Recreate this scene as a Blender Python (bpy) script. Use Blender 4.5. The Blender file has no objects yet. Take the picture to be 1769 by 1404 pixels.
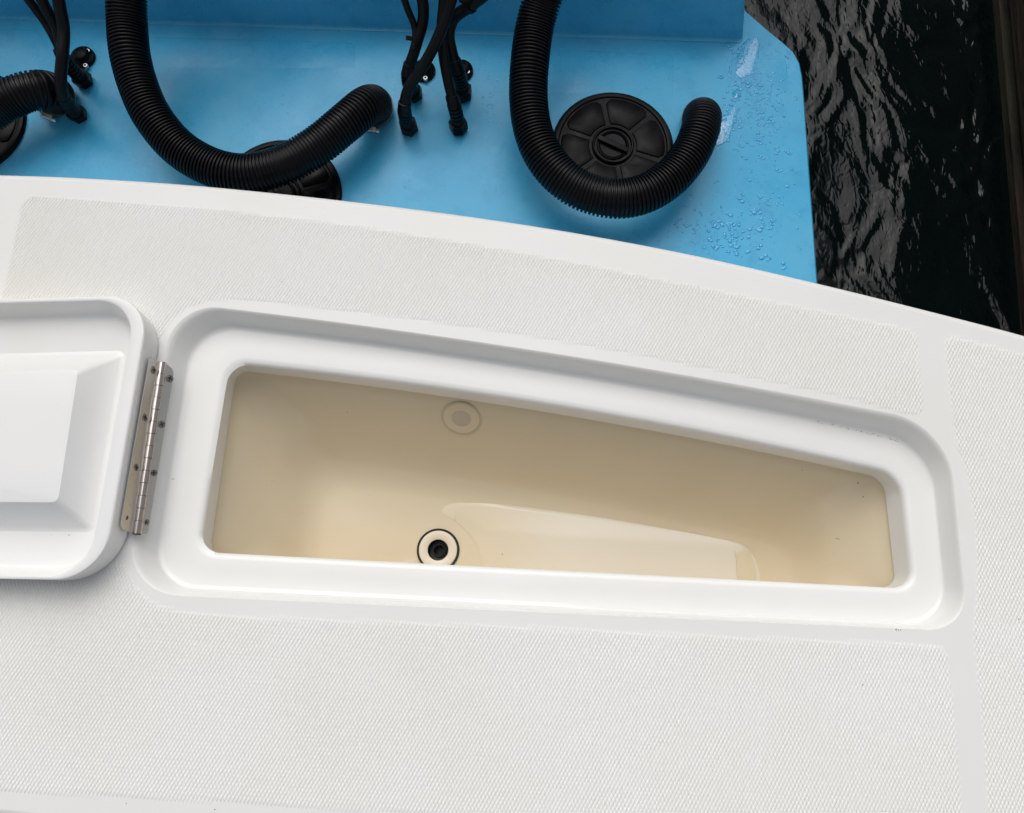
import bpy, bmesh, math, random
import numpy as np
from mathutils import Vector, Matrix
from mathutils.bvhtree import BVHTree

random.seed(7)
rng = np.random.default_rng(7)
S = bpy.context.scene
C = S.collection
R = math.radians

# ------------------------------------------------------------------ camera
H = 1.117                       # eye height above the deck
TILT = R(13.3)
FPX, CX, CY = 1400.0, 884.5, 702.0
cam = bpy.data.cameras.new("camera")
cam.sensor_width = 36.0
cam.lens = 36.0 * FPX / 1769.0
cam.clip_start = 0.02
cam.clip_end = 2000
camo = bpy.data.objects.new("camera", cam)
camo.location = (0, 0, H)
camo.rotation_euler = (TILT, 0, 0)
C.objects.link(camo)
S.camera = camo

# ------------------------------------------------------------------ sky, sun, exposure
SUN_EL, SUN_AZ = R(55), R(-10)          # azimuth from +y, negative towards -x
w = bpy.data.worlds.new("World")
S.world = w
w.use_nodes = True
wn, wl = w.node_tree.nodes, w.node_tree.links
wn.clear()
sky = wn.new("ShaderNodeTexSky")
sky.sky_type = 'NISHITA'
sky.sun_disc = False
sky.sun_elevation = SUN_EL
sky.sun_rotation = SUN_AZ
sky.air_density = 1.0
sky.dust_density = 4.0
sky.ozone_density = 1.0
hs = wn.new("ShaderNodeHueSaturation")
hs.inputs["Saturation"].default_value = 0.30
bg = wn.new("ShaderNodeBackground")
bg.inputs["Strength"].default_value = 0.108
wo = wn.new("ShaderNodeOutputWorld")
wl.new(sky.outputs[0], hs.inputs["Color"])
wl.new(hs.outputs[0], bg.inputs["Color"])
wl.new(bg.outputs[0], wo.inputs["Surface"])

sun = bpy.data.lights.new("sun", 'SUN')
sun.energy = 1.4
sun.angle = R(60)
sun.color = (1.0, 0.975, 0.945)
suno = bpy.data.objects.new("sun", sun)
sd = Vector((math.sin(SUN_AZ) * math.cos(SUN_EL), math.cos(SUN_AZ) * math.cos(SUN_EL), math.sin(SUN_EL)))
suno.rotation_euler = sd.to_track_quat('Z', 'Y').to_euler()
suno.location = sd * 20
C.objects.link(suno)

S.view_settings.view_transform = 'Standard'
S.view_settings.look = 'None'
S.view_settings.gamma = 1.0
S.view_settings.use_curve_mapping = False
S.view_settings.exposure = 0.0
S.cycles.use_denoising = True
S.cycles.max_bounces = 8
S.cycles.diffuse_bounces = 5

# ------------------------------------------------------------------ helpers
ct, st = math.cos(TILT), math.sin(TILT)
def U(px, py, z):
    """point of the horizontal plane z that the photograph shows at this pixel"""
    u, v = (px - CX) / FPX, (CY - py) / FPX
    d = Vector((u, v * ct + st, v * st - ct))
    t = (z - H) / d.z
    return Vector((0, 0, H)) + d * t
def ray(px, py):
    u, v = (px - CX) / FPX, (CY - py) / FPX
    return Vector((u, v * ct + st, v * st - ct)).normalized()

def mesh_obj(name, verts, faces, mats, parent=None, smooth=True, sharp=35, mat_idx=None):
    me = bpy.data.meshes.new(name)
    me.from_pydata([tuple(v) for v in verts], [], [tuple(f) for f in faces])
    me.validate()
    bm = bmesh.new(); bm.from_mesh(me)
    bmesh.ops.recalc_face_normals(bm, faces=bm.faces)
    bm.to_mesh(me); bm.free()
    if not isinstance(mats, (list, tuple)): mats = [mats]
    for m in mats: me.materials.append(m)
    if mat_idx is not None:
        for p, i in zip(me.polygons, mat_idx): p.material_index = i
    if smooth:
        me.shade_smooth()
        me.set_sharp_from_angle(angle=R(sharp))
    o = bpy.data.objects.new(name, me)
    C.objects.link(o)
    if parent is not None: o.parent = parent
    return o

class MB:
    """collects pieces of ONE mesh"""
    def __init__(s): s.v, s.f, s.m = [], [], []
    def add(s, verts, faces, mi=0):
        b = len(s.v)
        s.v += [tuple(v) for v in verts]
        s.f += [tuple(b + i for i in f) for f in faces]
        s.m += [mi] * len(faces)
        return s
    def build(s, name, mats, parent=None, smooth=True, sharp=35):
        return mesh_obj(name, s.v, s.f, mats, parent, smooth, sharp, s.m)

def thing(name, label, cat, loc=(0, 0, 0), group=None, mats=None):
    o = bpy.data.objects.new(name, None)
    o.empty_display_size = 0.05
    C.objects.link(o)
    o["label"] = label; o["category"] = cat
    if group: o["group"] = group
    return o
def tag(o, label=None, cat=None, group=None, kind=None):
    if label: o["label"] = label
    if cat: o["category"] = cat
    if group: o["group"] = group
    if kind: o["kind"] = kind
    return o

def loft(rings, cap0=False, cap1=False):
    n = len(rings[0]); v = []; f = []
    for r in rings: v += list(r)
    for k in range(len(rings) - 1):
        for i in range(n):
            j = (i + 1) % n
            f.append((k*n+i, k*n+j, (k+1)*n+j, (k+1)*n+i))
    if cap0: f.append(tuple(range(n)))
    if cap1: f.append(tuple(range((len(rings)-1)*n, len(rings)*n)))
    return v, f

def rquad(corners, T, bow=0.0, z=None, nc=10, ne=14):
    """rounded quad (TL,TR,BR,BL pixels), tangent lengths T, top edge bowed by 'bow' pixels; world points on plane z"""
    P = [Vector((c[0], c[1])) for c in corners]
    out = []
    for i in range(4):
        p, a, b = P[i], P[i-1], P[(i+1) % 4]
        t = T[i] if isinstance(T, (list, tuple)) else T
        s = p + (a - p).normalized() * t
        e = p + (b - p).normalized() * t
        k = 0.5523
        c1, c2 = s + (p - s) * k, e + (p - e) * k
        for q in range(nc + 1):
            u = q / nc
            out.append(s*(1-u)**3 + c1*3*u*(1-u)**2 + c2*3*u*u*(1-u) + e*u**3)
        nb = P[(i+1) % 4]
        t2 = T[(i+1) % 4] if isinstance(T, (list, tuple)) else T
        s2 = nb + (p - nb).normalized() * t2
        for q in range(1, ne):
            out.append(e + (s2 - e) * (q / ne))
    x0, x1 = P[0].x, P[1].x
    pts = []
    for p in out:
        y = p.y
        ymid = (P[0].y + P[3].y) / 2 + (p.x - x0) / (x1 - x0) * ((P[1].y + P[2].y) / 2 - (P[0].y + P[3].y) / 2)
        ytop = P[0].y + (p.x - x0) / (x1 - x0) * (P[1].y - P[0].y)
        wgt = max(0.0, min(1.0, (ymid - y) / max(1e-6, ymid - ytop)))
        u = max(0.0, min(1.0, (p.x - x0) / (x1 - x0)))
        y += bow * 4 * u * (1 - u) * wgt
        pts.append(U(p.x, y, z))
    return pts

def lerp_ring(a, b, t, z):
    return [Vector((p.x + (q.x - p.x) * t, p.y + (q.y - p.y) * t, z)) for p, q in zip(a, b)]

def offset_ring(r, d, z=None):
    """move a closed ring inwards by d"""
    n = len(r)
    area = sum(r[i].x * r[(i+1) % n].y - r[(i+1) % n].x * r[i].y for i in range(n))
    sg = 1 if area > 0 else -1
    out = []
    for i in range(n):
        a, b = r[i-1], r[(i+1) % n]
        t = Vector((b.x - a.x, b.y - a.y))
        if t.length < 1e-9: t = Vector((1, 0))
        t.normalize()
        nn = Vector((-t.y, t.x)) * sg
        out.append(Vector((r[i].x + nn.x * d, r[i].y + nn.y * d, r[i].z if z is None else z)))
    return out

def catmull(pts, n=24):
    P = [Vector(p) for p in pts]
    P = [P[0] * 2 - P[1]] + P + [P[-1] * 2 - P[-2]]
    out = []
    for i in range(1, len(P) - 2):
        p0, p1, p2, p3 = P[i-1], P[i], P[i+1], P[i+2]
        for q in range(n):
            t = q / n
            out.append(0.5 * ((2*p1) + (p2-p0)*t + (2*p0-5*p1+4*p2-p3)*t*t + (3*p1-p0-3*p2+p3)*t**3))
    out.append(P[-2])
    return out

class Path:
    def __init__(s, pts, n=24):
        s.p = catmull(pts, n)
        s.L = [0.0]
        for a, b in zip(s.p, s.p[1:]): s.L.append(s.L[-1] + (b - a).length)
        s.len = s.L[-1]
        t = (s.p[1] - s.p[0]).normalized()
        nrm = t.orthogonal().normalized()
        s.N = []; s.T = []
        for i in range(len(s.p)):
            a = s.p[max(0, i-1)]; b = s.p[min(len(s.p)-1, i+1)]
            t2 = (b - a).normalized()
            nrm = (nrm - t2 * nrm.dot(t2)).normalized()
            s.N.append(nrm.copy()); s.T.append(t2)
        s.k = 0
    def at(s, d):
        d = max(0, min(s.len, d))
        i = int(np.searchsorted(s.L, d)) - 1
        i = max(0, min(len(s.p) - 2, i))
        u = (d - s.L[i]) / max(1e-9, s.L[i+1] - s.L[i])
        p = s.p[i].lerp(s.p[i+1], u)
        t = s.T[i].lerp(s.T[i+1], u).normalized()
        n = s.N[i].lerp(s.N[i+1], u)
        n = (n - t * n.dot(t)).normalized()
        return p, t, n
    def tube(s, stations, segs=16, cap=True):
        """stations: list of (distance, radius)"""
        rings = []
        for d, r in stations:
            p, t, n = s.at(d)
            b = t.cross(n)
            rings.append([p + n * (r * math.cos(a)) + b * (r * math.sin(a)) for a in (2*math.pi*i/segs for i in range(segs))])
        return loft(rings, cap, cap)

def frame_ring(c, ax, r, segs, up=None):
    ax = ax.normalized()
    n = ax.orthogonal().normalized() if up is None else (up - ax * up.dot(ax)).normalized()
    b = ax.cross(n)
    return [c + n * (r*math.cos(2*math.pi*i/segs)) + b * (r*math.sin(2*math.pi*i/segs)) for i in range(segs)]
def lathe(c, ax, prof, segs=24, cap0=False, cap1=False, up=None):
    """prof: list of (height along ax, radius)"""
    ax = ax.normalized()
    return loft([frame_ring(c + ax * h, ax, max(r, 1e-5), segs, up) for h, r in prof], cap0, cap1)
def box(c, X, Y, Z, hx, hy, hz):
    v = []
    for sx in (-1, 1):
        for sy in (-1, 1):
            for sz in (-1, 1):
                v.append(c + X*(sx*hx) + Y*(sy*hy) + Z*(sz*hz))
    f = [(0,1,3,2),(4,6,7,5),(0,4,5,1),(2,3,7,6),(0,2,6,4),(1,5,7,3)]
    return v, f
def bbox_bevel(c, X, Y, Z, hx, hy, hz, b):
    """box with bevelled long edges (octagonal section in Y/Z, swept along X)"""
    sec = [(-hy+b,-hz),(hy-b,-hz),(hy,-hz+b),(hy,hz-b),(hy-b,hz),(-hy+b,hz),(-hy,hz-b),(-hy,-hz+b)]
    rings = []
    for x, k in ((-hx, 0.93), (-hx+b, 1.0), (hx-b, 1.0), (hx, 0.93)):
        rings.append([c + X*x + Y*(y*k) + Z*(z*k) for y, z in sec])
    return loft(rings, True, True)

EX, EY, EZ = Vector((1,0,0)), Vector((0,1,0)), Vector((0,0,1))

# ------------------------------------------------------------------ materials
def mat(name, col, rough=0.5, metal=0.0, spec=0.5, coat=0.0):
    m = bpy.data.materials.new(name)
    m.use_nodes = True
    b = m.node_tree.nodes["Principled BSDF"]
    b.inputs["Base Color"].default_value = (*col, 1)
    b.inputs["Roughness"].default_value = rough
    b.inputs["Metallic"].default_value = metal
    b.inputs["Specular IOR Level"].default_value = spec
    b.inputs["Coat Weight"].default_value = coat
    b.inputs["Coat Roughness"].default_value = 0.1
    return m
def nodes(m):
    return m.node_tree.nodes, m.node_tree.links, m.node_tree.nodes["Principled BSDF"]
def add_noise(m, scale, detail=4, stretch=(1,1,1), seed=0.0, rough=0.55):
    n, l, b = nodes(m)
    tc = n.new("ShaderNodeTexCoord"); mp = n.new("ShaderNodeMapping")
    mp.inputs["Scale"].default_value = stretch
    mp.inputs["Location"].default_value = (seed, seed*1.7, seed*0.3)
    nz = n.new("ShaderNodeTexNoise")
    nz.inputs["Scale"].default_value = scale; nz.inputs["Detail"].default_value = detail
    nz.inputs["Roughness"].default_value = rough
    l.new(tc.outputs["Object"], mp.inputs[0]); l.new(mp.outputs[0], nz.inputs["Vector"])
    return nz
def ramp(m, src, stops):
    n, l, b = nodes(m)
    r = n.new("ShaderNodeValToRGB")
    e = r.color_ramp.elements
    e[0].position, e[0].color = stops[0][0], (*stops[0][1], 1)
    e[1].position, e[1].color = stops[1][0], (*stops[1][1], 1)
    for p, c in stops[2:]:
        x = e.new(p); x.color = (*c, 1)
    l.new(src, r.inputs[0])
    return r
def mix(m, fac, a, b_, mode='MIX'):
    n, l, b = nodes(m)
    x = n.new("ShaderNodeMix"); x.data_type = 'RGBA'; x.blend_type = mode
    if hasattr(fac, "links") or hasattr(fac, "is_linked"): l.new(fac, x.inputs[0])
    else: x.inputs[0].default_value = fac
    for i, s in ((6, a), (7, b_)):
        if isinstance(s, tuple): x.inputs[i].default_value = (*s, 1)
        else: l.new(s, x.inputs[i])
    return x.outputs[2]
def bump(m, src, strength, dist, prev=None):
    n, l, b = nodes(m)
    x = n.new("ShaderNodeBump")
    x.inputs["Strength"].default_value = strength
    x.inputs["Distance"].default_value = dist
    l.new(src, x.inputs["Height"])
    if prev is not None: l.new(prev.outputs[0], x.inputs["Normal"])
    l.new(x.outputs[0], b.inputs["Normal"])
    return x

def gelcoat(name, col, stain, rough=0.38, specks=True, st_amt=0.5):
    m = mat(name, col, rough, 0, 0.45)
    n, l, b = nodes(m)
    big = add_noise(m, 4.0, 2, seed=3.1)
    r1 = ramp(m, big.outputs[0], [(0.40, (0, 0, 0)), (0.80, (st_amt,)*3)])
    r1.color_ramp.interpolation = 'B_SPLINE'
    c = mix(m, r1.outputs[0], col, stain)
    if specks:
        sp = add_noise(m, 260.0, 1, seed=9.0)
        sp2 = add_noise(m, 23.0, 2, seed=5.0)
        r2 = ramp(m, sp.outputs[0], [(0.79, (0, 0, 0)), (0.83, (0.8,)*3)])
        r3 = ramp(m, sp2.outputs[0], [(0.56, (0, 0, 0)), (0.66, (1, 1, 1))])
        f = mix(m, 1.0, r2.outputs[0], r3.outputs[0], 'MULTIPLY')
        c = mix(m, f, c, (0.16, 0.13, 0.10))
    l.new(c, b.inputs["Base Color"])
    fine = add_noise(m, 420.0, 3, seed=1.0)
    wav = add_noise(m, 9.0, 2, seed=2.0)
    b1 = bump(m, wav.outputs[0], 0.10, 0.01)
    bump(m, fine.outputs[0], 0.06, 0.0006, b1)
    return m

WHITE = gelcoat("white_gelcoat", (0.785, 0.785, 0.768), (0.73, 0.71, 0.645))
WHITE_SMOOTH = gelcoat("white_recess_gelcoat", (0.81, 0.81, 0.79), (0.76, 0.74, 0.68), 0.22)
NONSKID = gelcoat("white_nonskid_gelcoat", (0.80, 0.80, 0.785), (0.72, 0.70, 0.61), 0.42, True, 0.6)
LIDWHITE = gelcoat("lid_gelcoat", (0.80, 0.805, 0.80), (0.75, 0.72, 0.62), 0.3, True, 0.45)
CREAM = gelcoat("cream_tank_gelcoat", (0.715, 0.62, 0.445), (0.63, 0.52, 0.35), 0.2, True, 0.6)
CREAM_STEP = gelcoat("pale_cream_gelcoat", (0.77, 0.715, 0.60), (0.71, 0.64, 0.51), 0.15, True, 0.5)  # paler cream for the floor step, blended into the tank cream towards its left
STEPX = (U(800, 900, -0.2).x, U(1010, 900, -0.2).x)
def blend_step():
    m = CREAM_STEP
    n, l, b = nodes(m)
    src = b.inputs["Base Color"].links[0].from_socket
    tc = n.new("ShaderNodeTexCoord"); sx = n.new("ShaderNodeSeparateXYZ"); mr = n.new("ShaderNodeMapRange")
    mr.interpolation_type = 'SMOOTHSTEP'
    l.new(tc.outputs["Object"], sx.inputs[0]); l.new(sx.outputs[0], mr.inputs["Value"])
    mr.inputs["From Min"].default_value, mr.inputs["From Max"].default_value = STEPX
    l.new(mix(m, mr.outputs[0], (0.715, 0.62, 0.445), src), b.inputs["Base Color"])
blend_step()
CREAM_FIT = mat("cream_plastic", (0.74, 0.66, 0.53), 0.35)
TAN_FIT = mat("tan_sealed_plug", (0.55, 0.48, 0.35), 0.4)

def blue_mat():
    m = mat("blue_gelcoat", (0.052, 0.39, 0.70), 0.3, 0, 0.30)
    n, l, b = nodes(m)
    a = add_noise(m, 3.2, 5, seed=4.0, rough=0.6)
    g = add_noise(m, 700.0, 2, seed=6.0)
    chalk = add_noise(m, 6.5, 8, seed=8.0, rough=0.66)
    blot = add_noise(m, 22.0, 6, seed=2.0, rough=0.7)
    sp = add_noise(m, 190.0, 1, seed=11.0)
    r = ramp(m, a.outputs[0], [(0.35, (0.058, 0.455, 0.77)), (0.68, (0.085, 0.51, 0.82))])
    r2 = ramp(m, chalk.outputs[0], [(0.47, (0, 0, 0)), (0.66, (0.42,)*3)])
    c = mix(m, r2.outputs[0], r.outputs[0], (0.17, 0.54, 0.78))
    r3 = ramp(m, blot.outputs[0], [(0.52, (0, 0, 0)), (0.66, (0.30,)*3)])
    c = mix(m, r3.outputs[0], c, (0.035, 0.30, 0.58))
    gr = ramp(m, g.outputs[0], [(0.3, (0.80,)*3), (0.7, (1.0,)*3)])
    c = mix(m, 1.0, c, gr.outputs[0], 'MULTIPLY')
    r4 = ramp(m, sp.outputs[0], [(0.775, (0, 0, 0)), (0.80, (0.7,)*3)])
    c = mix(m, r4.outputs[0], c, (0.02, 0.10, 0.18))
    l.new(c, b.inputs["Base Color"])
    rr = ramp(m, chalk.outputs[0], [(0.42, (0.26,)*3), (0.62, (0.42,)*3)])
    l.new(rr.outputs[0], b.inputs["Roughness"])
    b1 = bump(m, a.outputs[0], 0.15, 0.01)
    b2 = bump(m, blot.outputs[0], 0.25, 0.003, b1)
    bump(m, g.outputs[0], 0.12, 0.0006, b2)
    return m
BLUE = blue_mat()
def blue_wet_mat():
    m = mat("wet_blue_gelcoat", (0.052, 0.39, 0.70), 0.06, 0, 0.6, 0.6)
    n, l, b = nodes(m)
    b.inputs["Coat Roughness"].default_value = 0.02
    a = add_noise(m, 120.0, 3, seed=4.0)
    bump(m, a.outputs[0], 0.5, 0.004)
    return m
BLUEWET = blue_wet_mat()
BLUEDROP = mat("water_on_blue", (0.06, 0.40, 0.71), 0.03, 0, 0.6)
BLUEPAD = blue_mat(); BLUEPAD.name = "blue_textured_gelcoat"
def black_mat(name, col, rough, sc=60, spec=0.3):
    m = mat(name, col, rough, 0, spec)
    n, l, b = nodes(m)
    a = add_noise(m, sc, 4, seed=2.0)
    r = ramp(m, a.outputs[0], [(0.35, tuple(c*0.7 for c in col)), (0.75, tuple(c*1.6 for c in col))])
    l.new(r.outputs[0], b.inputs["Base Color"])
    rr = ramp(m, a.outputs[0], [(0.3, (rough-0.08,)*3), (0.7, (rough+0.12,)*3)])
    l.new(rr.outputs[0], b.inputs["Roughness"])
    bump(m, a.outputs[0], 0.15, 0.001)
    return m
HOSE = black_mat("black_hose_plastic", (0.0022, 0.0022, 0.0030), 0.36, 60, 0.22)
RUBBER = black_mat("black_rubber", (0.0022, 0.0022, 0.003), 0.42, 60, 0.22)
PLATE = black_mat("black_plate_plastic", (0.0024, 0.003, 0.0036), 0.34, 35, 0.10)
COWL = black_mat("black_cowl_paint", (0.012, 0.012, 0.014), 0.15, 5)
def steel_mat():
    m = mat("stainless_steel", (0.62, 0.61, 0.58), 0.3, 1.0)
    n, l, b = nodes(m)
    a = add_noise(m, 420.0, 3, (1, 1, 1), 3.0)
    r = ramp(m, a.outputs[0], [(0.66, (0.62, 0.61, 0.58)), (0.74, (0.28, 0.25, 0.22))])
    l.new(r.outputs[0], b.inputs["Base Color"])
    rr = ramp(m, a.outputs[0], [(0.4, (0.32,)*3), (0.7, (0.5,)*3)])
    l.new(rr.outputs[0], b.inputs["Roughness"])
    return m
STEEL = steel_mat()
POLISH = mat("polished_pin_steel", (0.50, 0.45, 0.42), 0.16, 1.0)
SCREW = mat("screw_steel", (0.30, 0.28, 0.25), 0.35, 1.0)
DARK = mat("dark_recess", (0.01, 0.009, 0.008), 0.6)
ALU = mat("bright_screw_metal", (0.70, 0.68, 0.62), 0.5, 1.0)

# ================================================================== LARGE STRUCTURE
# ------------------------------------------------------------------ water
def water_mat():
    m = mat("dark_water", (0.0022, 0.0056, 0.0052), 0.09, 0, 0.33)
    n, l, b = nodes(m)
    b.inputs["IOR"].default_value = 1.34
    a = add_noise(m, 6.5, 2, (1.0, 0.6, 1), 1.0)
    a.inputs["Distortion"].default_value = 0.8
    md = add_noise(m, 17.0, 2, (1.0, 0.6, 1), 5.0)
    md.inputs["Distortion"].default_value = 0.8
    c = add_noise(m, 62.0, 1, (1.0, 0.45, 1), 2.0)
    c.inputs["Distortion"].default_value = 1.2
    b1 = bump(m, a.outputs[0], 1.0, 0.033)
    b2 = bump(m, md.outputs[0], 1.0, 0.0036, b1)
    bump(m, c.outputs[0], 1.0, 0.0013, b2)
    return m
WATER = water_mat()
ZW = -0.58
o = mesh_obj("water", [(-300, -300, ZW), (300, -300, ZW), (300, 300, ZW), (-300, 300, ZW)], [(0, 1, 2, 3)], WATER, smooth=False)
tag(o, "dark rippled water between the blue boat platform and the timber dock", kind="structure")

# ------------------------------------------------------------------ dock
def wood_mat(name, c0, c1):
    m = mat(name, c0, 0.75, 0, 0.3)
    n, l, b = nodes(m)
    a = add_noise(m, 9.0, 8, (6, 0.5, 6), 1.0, 0.65)
    g = add_noise(m, 4.0, 4, (1, 1, 1), 4.0)
    r = ramp(m, a.outputs[0], [(0.35, c0), (0.70, c1)])
    r2 = ramp(m, g.outputs[0], [(0.5, (0, 0, 0)), (0.68, (0.7,)*3)])
    c = mix(m, r2.outputs[0], r.outputs[0], (0.035, 0.042, 0.022))
    l.new(c, b.inputs["Base Color"])
    bump(m, a.outputs[0], 0.8, 0.012)
    return m
WOOD = wood_mat("wet_dock_timber", (0.010, 0.007, 0.005), (0.055, 0.038, 0.024))
WOODTOP = wood_mat("grey_dock_board", (0.06, 0.05, 0.042), (0.16, 0.14, 0.12))
dock = thing("dock", "dark wet timber dock wall along the right edge beyond the water", "dock")
DP = U(1738, 250, ZW)
dock.location = (DP.x, DP.y, 0)
dock.rotation_euler = (0, 0, R(-3.6))
for k in range(3):
    z0 = ZW - 0.22 + k * 0.27
    jx = random.uniform(-0.008, 0.008)
    v, f = bbox_bevel(Vector((0.05 + jx, 0, z0 + 0.13)), EY, EX, EZ, 3.2, 0.05, 0.126, 0.012)
    mesh_obj("plank", v, f, WOOD, dock)
for k, y in enumerate((-1.5, 0.2, 1.9)):
    v, f = lathe(Vector((0.24, y, -1.4)), EZ, [(0, .13), (1.2, .125), (1.38, .12)], 18, True, True)
    mesh_obj("piling", v, f, WOOD, dock)
for k in range(44):
    y = -3.1 + k * 0.145
    v, f = bbox_bevel(Vector((0.85, y, ZW - 0.22 + 3*0.27 + 0.022)), EX, EY, EZ, 0.9 + random.uniform(-.01, .01), 0.067, 0.019, 0.005)
    mesh_obj("deck_board", v, f, WOODTOP, dock)

# ------------------------------------------------------------------ boat
boat = thing("boat", "white fishing boat stern deck with an open cream lined fish box and blue engine bracket", "boat")

outer = rquad([(300, 522), (1638, 734), (1674, 1091), (212, 1025)], [80, 95, 72, 98], -16, 0.0)
ledge = rquad([(338, 556), (1606, 768), (1637, 1081), (262, 1013)], [76, 76, 76, 78], -19, -0.035)
lip   = rquad([(396, 626), (1558, 820), (1579, 1017), (343, 953)], [36, 40, 36, 36], -20, -0.0355)
lipb  = rquad([(408, 639), (1527, 826), (1548, 1016), (362, 958)], [24, 28, 26, 24], -17, -0.078)

# deck sheet with a hole
edge_px = [(-1150, 330), (-800, 312), (-400, 303), (0, 308.5), (200, 317), (373, 330), (585, 352), (800, 379), (1000, 410), (1200, 448),
           (1415, 497), (1600, 543), (1769, 587), (1950, 640), (2120, 700)]
edge = [U(x, y, 0) for x, y in edge_px]
edge = [Vector((p.x, p.y, 0)) for p in catmull(edge, 8)]
side = catmull([edge[-1], U(2260, 765, 0), U(2360, 860, 0), U(2420, 1000, 0), U(2460, 1200, 0), U(2480, 1560, 0)], 6)[1:]
near = [U(1500, 1500, 0), U(700, 1449, 0), U(63, 1404, 0), U(0, 1397.5, 0), U(-600, 1340, 0), U(-1150, 1295, 0)]
outline = edge + side + near
def deck_sheet():
    bm = bmesh.new()
    a = [bm.verts.new(p) for p in outline]
    b = [bm.verts.new(p) for p in outer]
    ed = []
    for L in (a, b):
        for i in range(len(L)):
            ed.append(bm.edges.new((L[i], L[(i+1) % len(L)])))
    bmesh.ops.triangle_fill(bm, use_beauty=True, edges=ed)
    bmesh.ops.recalc_face_normals(bm, faces=bm.faces)
    if sum(f.normal.z for f in bm.faces) < 0:
        bmesh.ops.reverse_faces(bm, faces=bm.faces)
    me = bpy.data.meshes.new("deck"); bm.to_mesh(me); bm.free()
    me.materials.append(WHITE)
    o = bpy.data.objects.new("deck", me); C.objects.link(o); o.parent = boat
    return o
deck_sheet()
# rolled deck edge and hull side below it
rim_rings = []
for d, z in ((0, -0.00005), (-0.004, -0.0008), (-0.0075, -0.0035), (-0.009, -0.008), (-0.009, -0.05), (0.004, -0.056), (0.03, -0.06), (0.05, -0.5), (0.25, -0.8)):
    rim_rings.append(offset_ring(outline, d, z))
v, f = loft(rim_rings)
mesh_obj("hull", v, f, WHITE, boat, True, 50)
# neighbouring cockpit moulding beyond the seam at the bottom left
v = [near[0] + Vector((0, -0.004, -0.004))] + [p + Vector((0, -0.0035, -0.004)) for p in near[1:]]
b2 = [p + Vector((0, -0.35, -0.002)) for p in v]
n = len(v)
mesh_obj("cockpit_coaming", v + b2, [(i, i+1, n+i+1, n+i) for i in range(n-1)], WHITE, boat, False)

# hatch recess: rolled edge, wall, ledge, lip
rings = [outer]
for t, z in ((0.10, -0.0008), (0.22, -0.0028), (0.36, -0.0075), (0.60, -0.020), (0.78, -0.029), (0.90, -0.0335), (1.0, -0.0352)):
    rings.append(lerp_ring(outer, ledge, t, z))
for t, z in ((0.12, -0.0356), (0.5, -0.0352), (0.82, -0.0348)):
    rings.append(lerp_ring(ledge, lip, t, z))
lw = lip
rings.append(lerp_ring(ledge, lip, 0.92, -0.0356))
rings.append(lerp_ring(lip, lipb, 0.0, -0.0385))
rings.append(lerp_ring(lip, lipb, 0.18, -0.0445))
rings.append(lerp_ring(lip, lipb, 0.4, -0.052))
rings.append(lerp_ring(lip, lipb, 0.9, -0.076))
rings.append(lerp_ring(lip, lipb, 1.0, -0.0785))
rings.append(offset_ring(lipb, -0.010, -0.0795))
v, f = loft(rings)
mesh_obj("hatch_recess", v, f, WHITE_SMOOTH, boat, True, 60)

# fish box
ZF = -0.207
def wquad(cor, dd, T, bow, z, nc=10, ne=14):
    """rounded quad in world space: corners TL,TR,BR,BL moved inwards by d, tangent length T, far edge bowed outwards by bow"""
    c = [Vector((p.x, p.y)) for p in cor]
    ctr = sum(c, Vector((0, 0))) / 4
    lines = []
    for i in range(4):
        d = min(dd, 0.02) * 0.4 - 0.040 if i == 2 else dd
        a_, b_ = c[i], c[(i+1) % 4]
        t = (b_ - a_).normalized(); n_ = Vector((-t.y, t.x))
        if n_.dot(ctr - a_) < 0: n_ = -n_
        lines.append((a_ + n_ * d, t))
    P = []
    for i in range(4):
        (p, t), (q, r) = lines[i-1], lines[i]
        den = t.x*r.y - t.y*r.x
        k = ((q.x-p.x)*r.y - (q.y-p.y)*r.x) / den
        P.append(p + t * k)
    T = min(T, 0.46 * min((P[i] - P[i-1]).length for i in range(4)))
    out = []
    for i in range(4):
        p, a_, b_ = P[i], P[i-1], P[(i+1) % 4]
        s_, e_ = p + (a_-p).normalized()*T, p + (b_-p).normalized()*T
        c1, c2 = s_ + (p-s_)*0.5523, e_ + (p-e_)*0.5523
        for q in range(nc+1):
            u = q/nc
            out.append(s_*(1-u)**3 + c1*3*u*(1-u)**2 + c2*3*u*u*(1-u) + e_*u**3)
        s2 = b_ + (p-b_).normalized()*T
        for q in range(1, ne): out.append(e_ + (s2-e_)*(q/ne))
    res = []
    for p in out:
        u = max(0, min(1, (p.x-P[0].x)/(P[1].x-P[0].x)))
        yt = P[0].y + (P[1].y-P[0].y)*u; yb = P[3].y + (P[2].y-P[3].y)*u
        wv = max(0, min(1, (p.y - yb)/(yt - yb)))
        res.append(Vector((p.x, p.y + bow*4*u*(1-u)*wv, z)))
    return res
LC = [U(x, y, -0.078) for x, y in ((408, 639), (1527, 826), (1548, 1016), (362, 958))]
tk = [offset_ring(lipb, -0.004, -0.0775)]
for d, z, T in ((-0.002, -0.083, .024), (0.010, -0.095, .03), (0.024, -0.112, .042), (0.040, -0.132, .055), (0.056, -0.151, .066), (0.070, -0.167, .074), (0.083, -0.181, .08), (0.094, -0.1915, .082), (0.103, -0.198, .08), (0.114, -0.2030, .075), (0.128, -0.2062, .065), (0.140, -0.207, .05)):
    tk.append(wquad(LC, d, T, 0.014, z))
DC = U(757, 950, ZF)
tk.append([Vector((DC.x + (p.x-DC.x)/math.hypot(p.x-DC.x, p.y-DC.y)*0.0262, DC.y + (p.y-DC.y)/math.hypot(p.x-DC.x, p.y-DC.y)*0.0262, ZF)) for p in tk[-1]])
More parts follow.
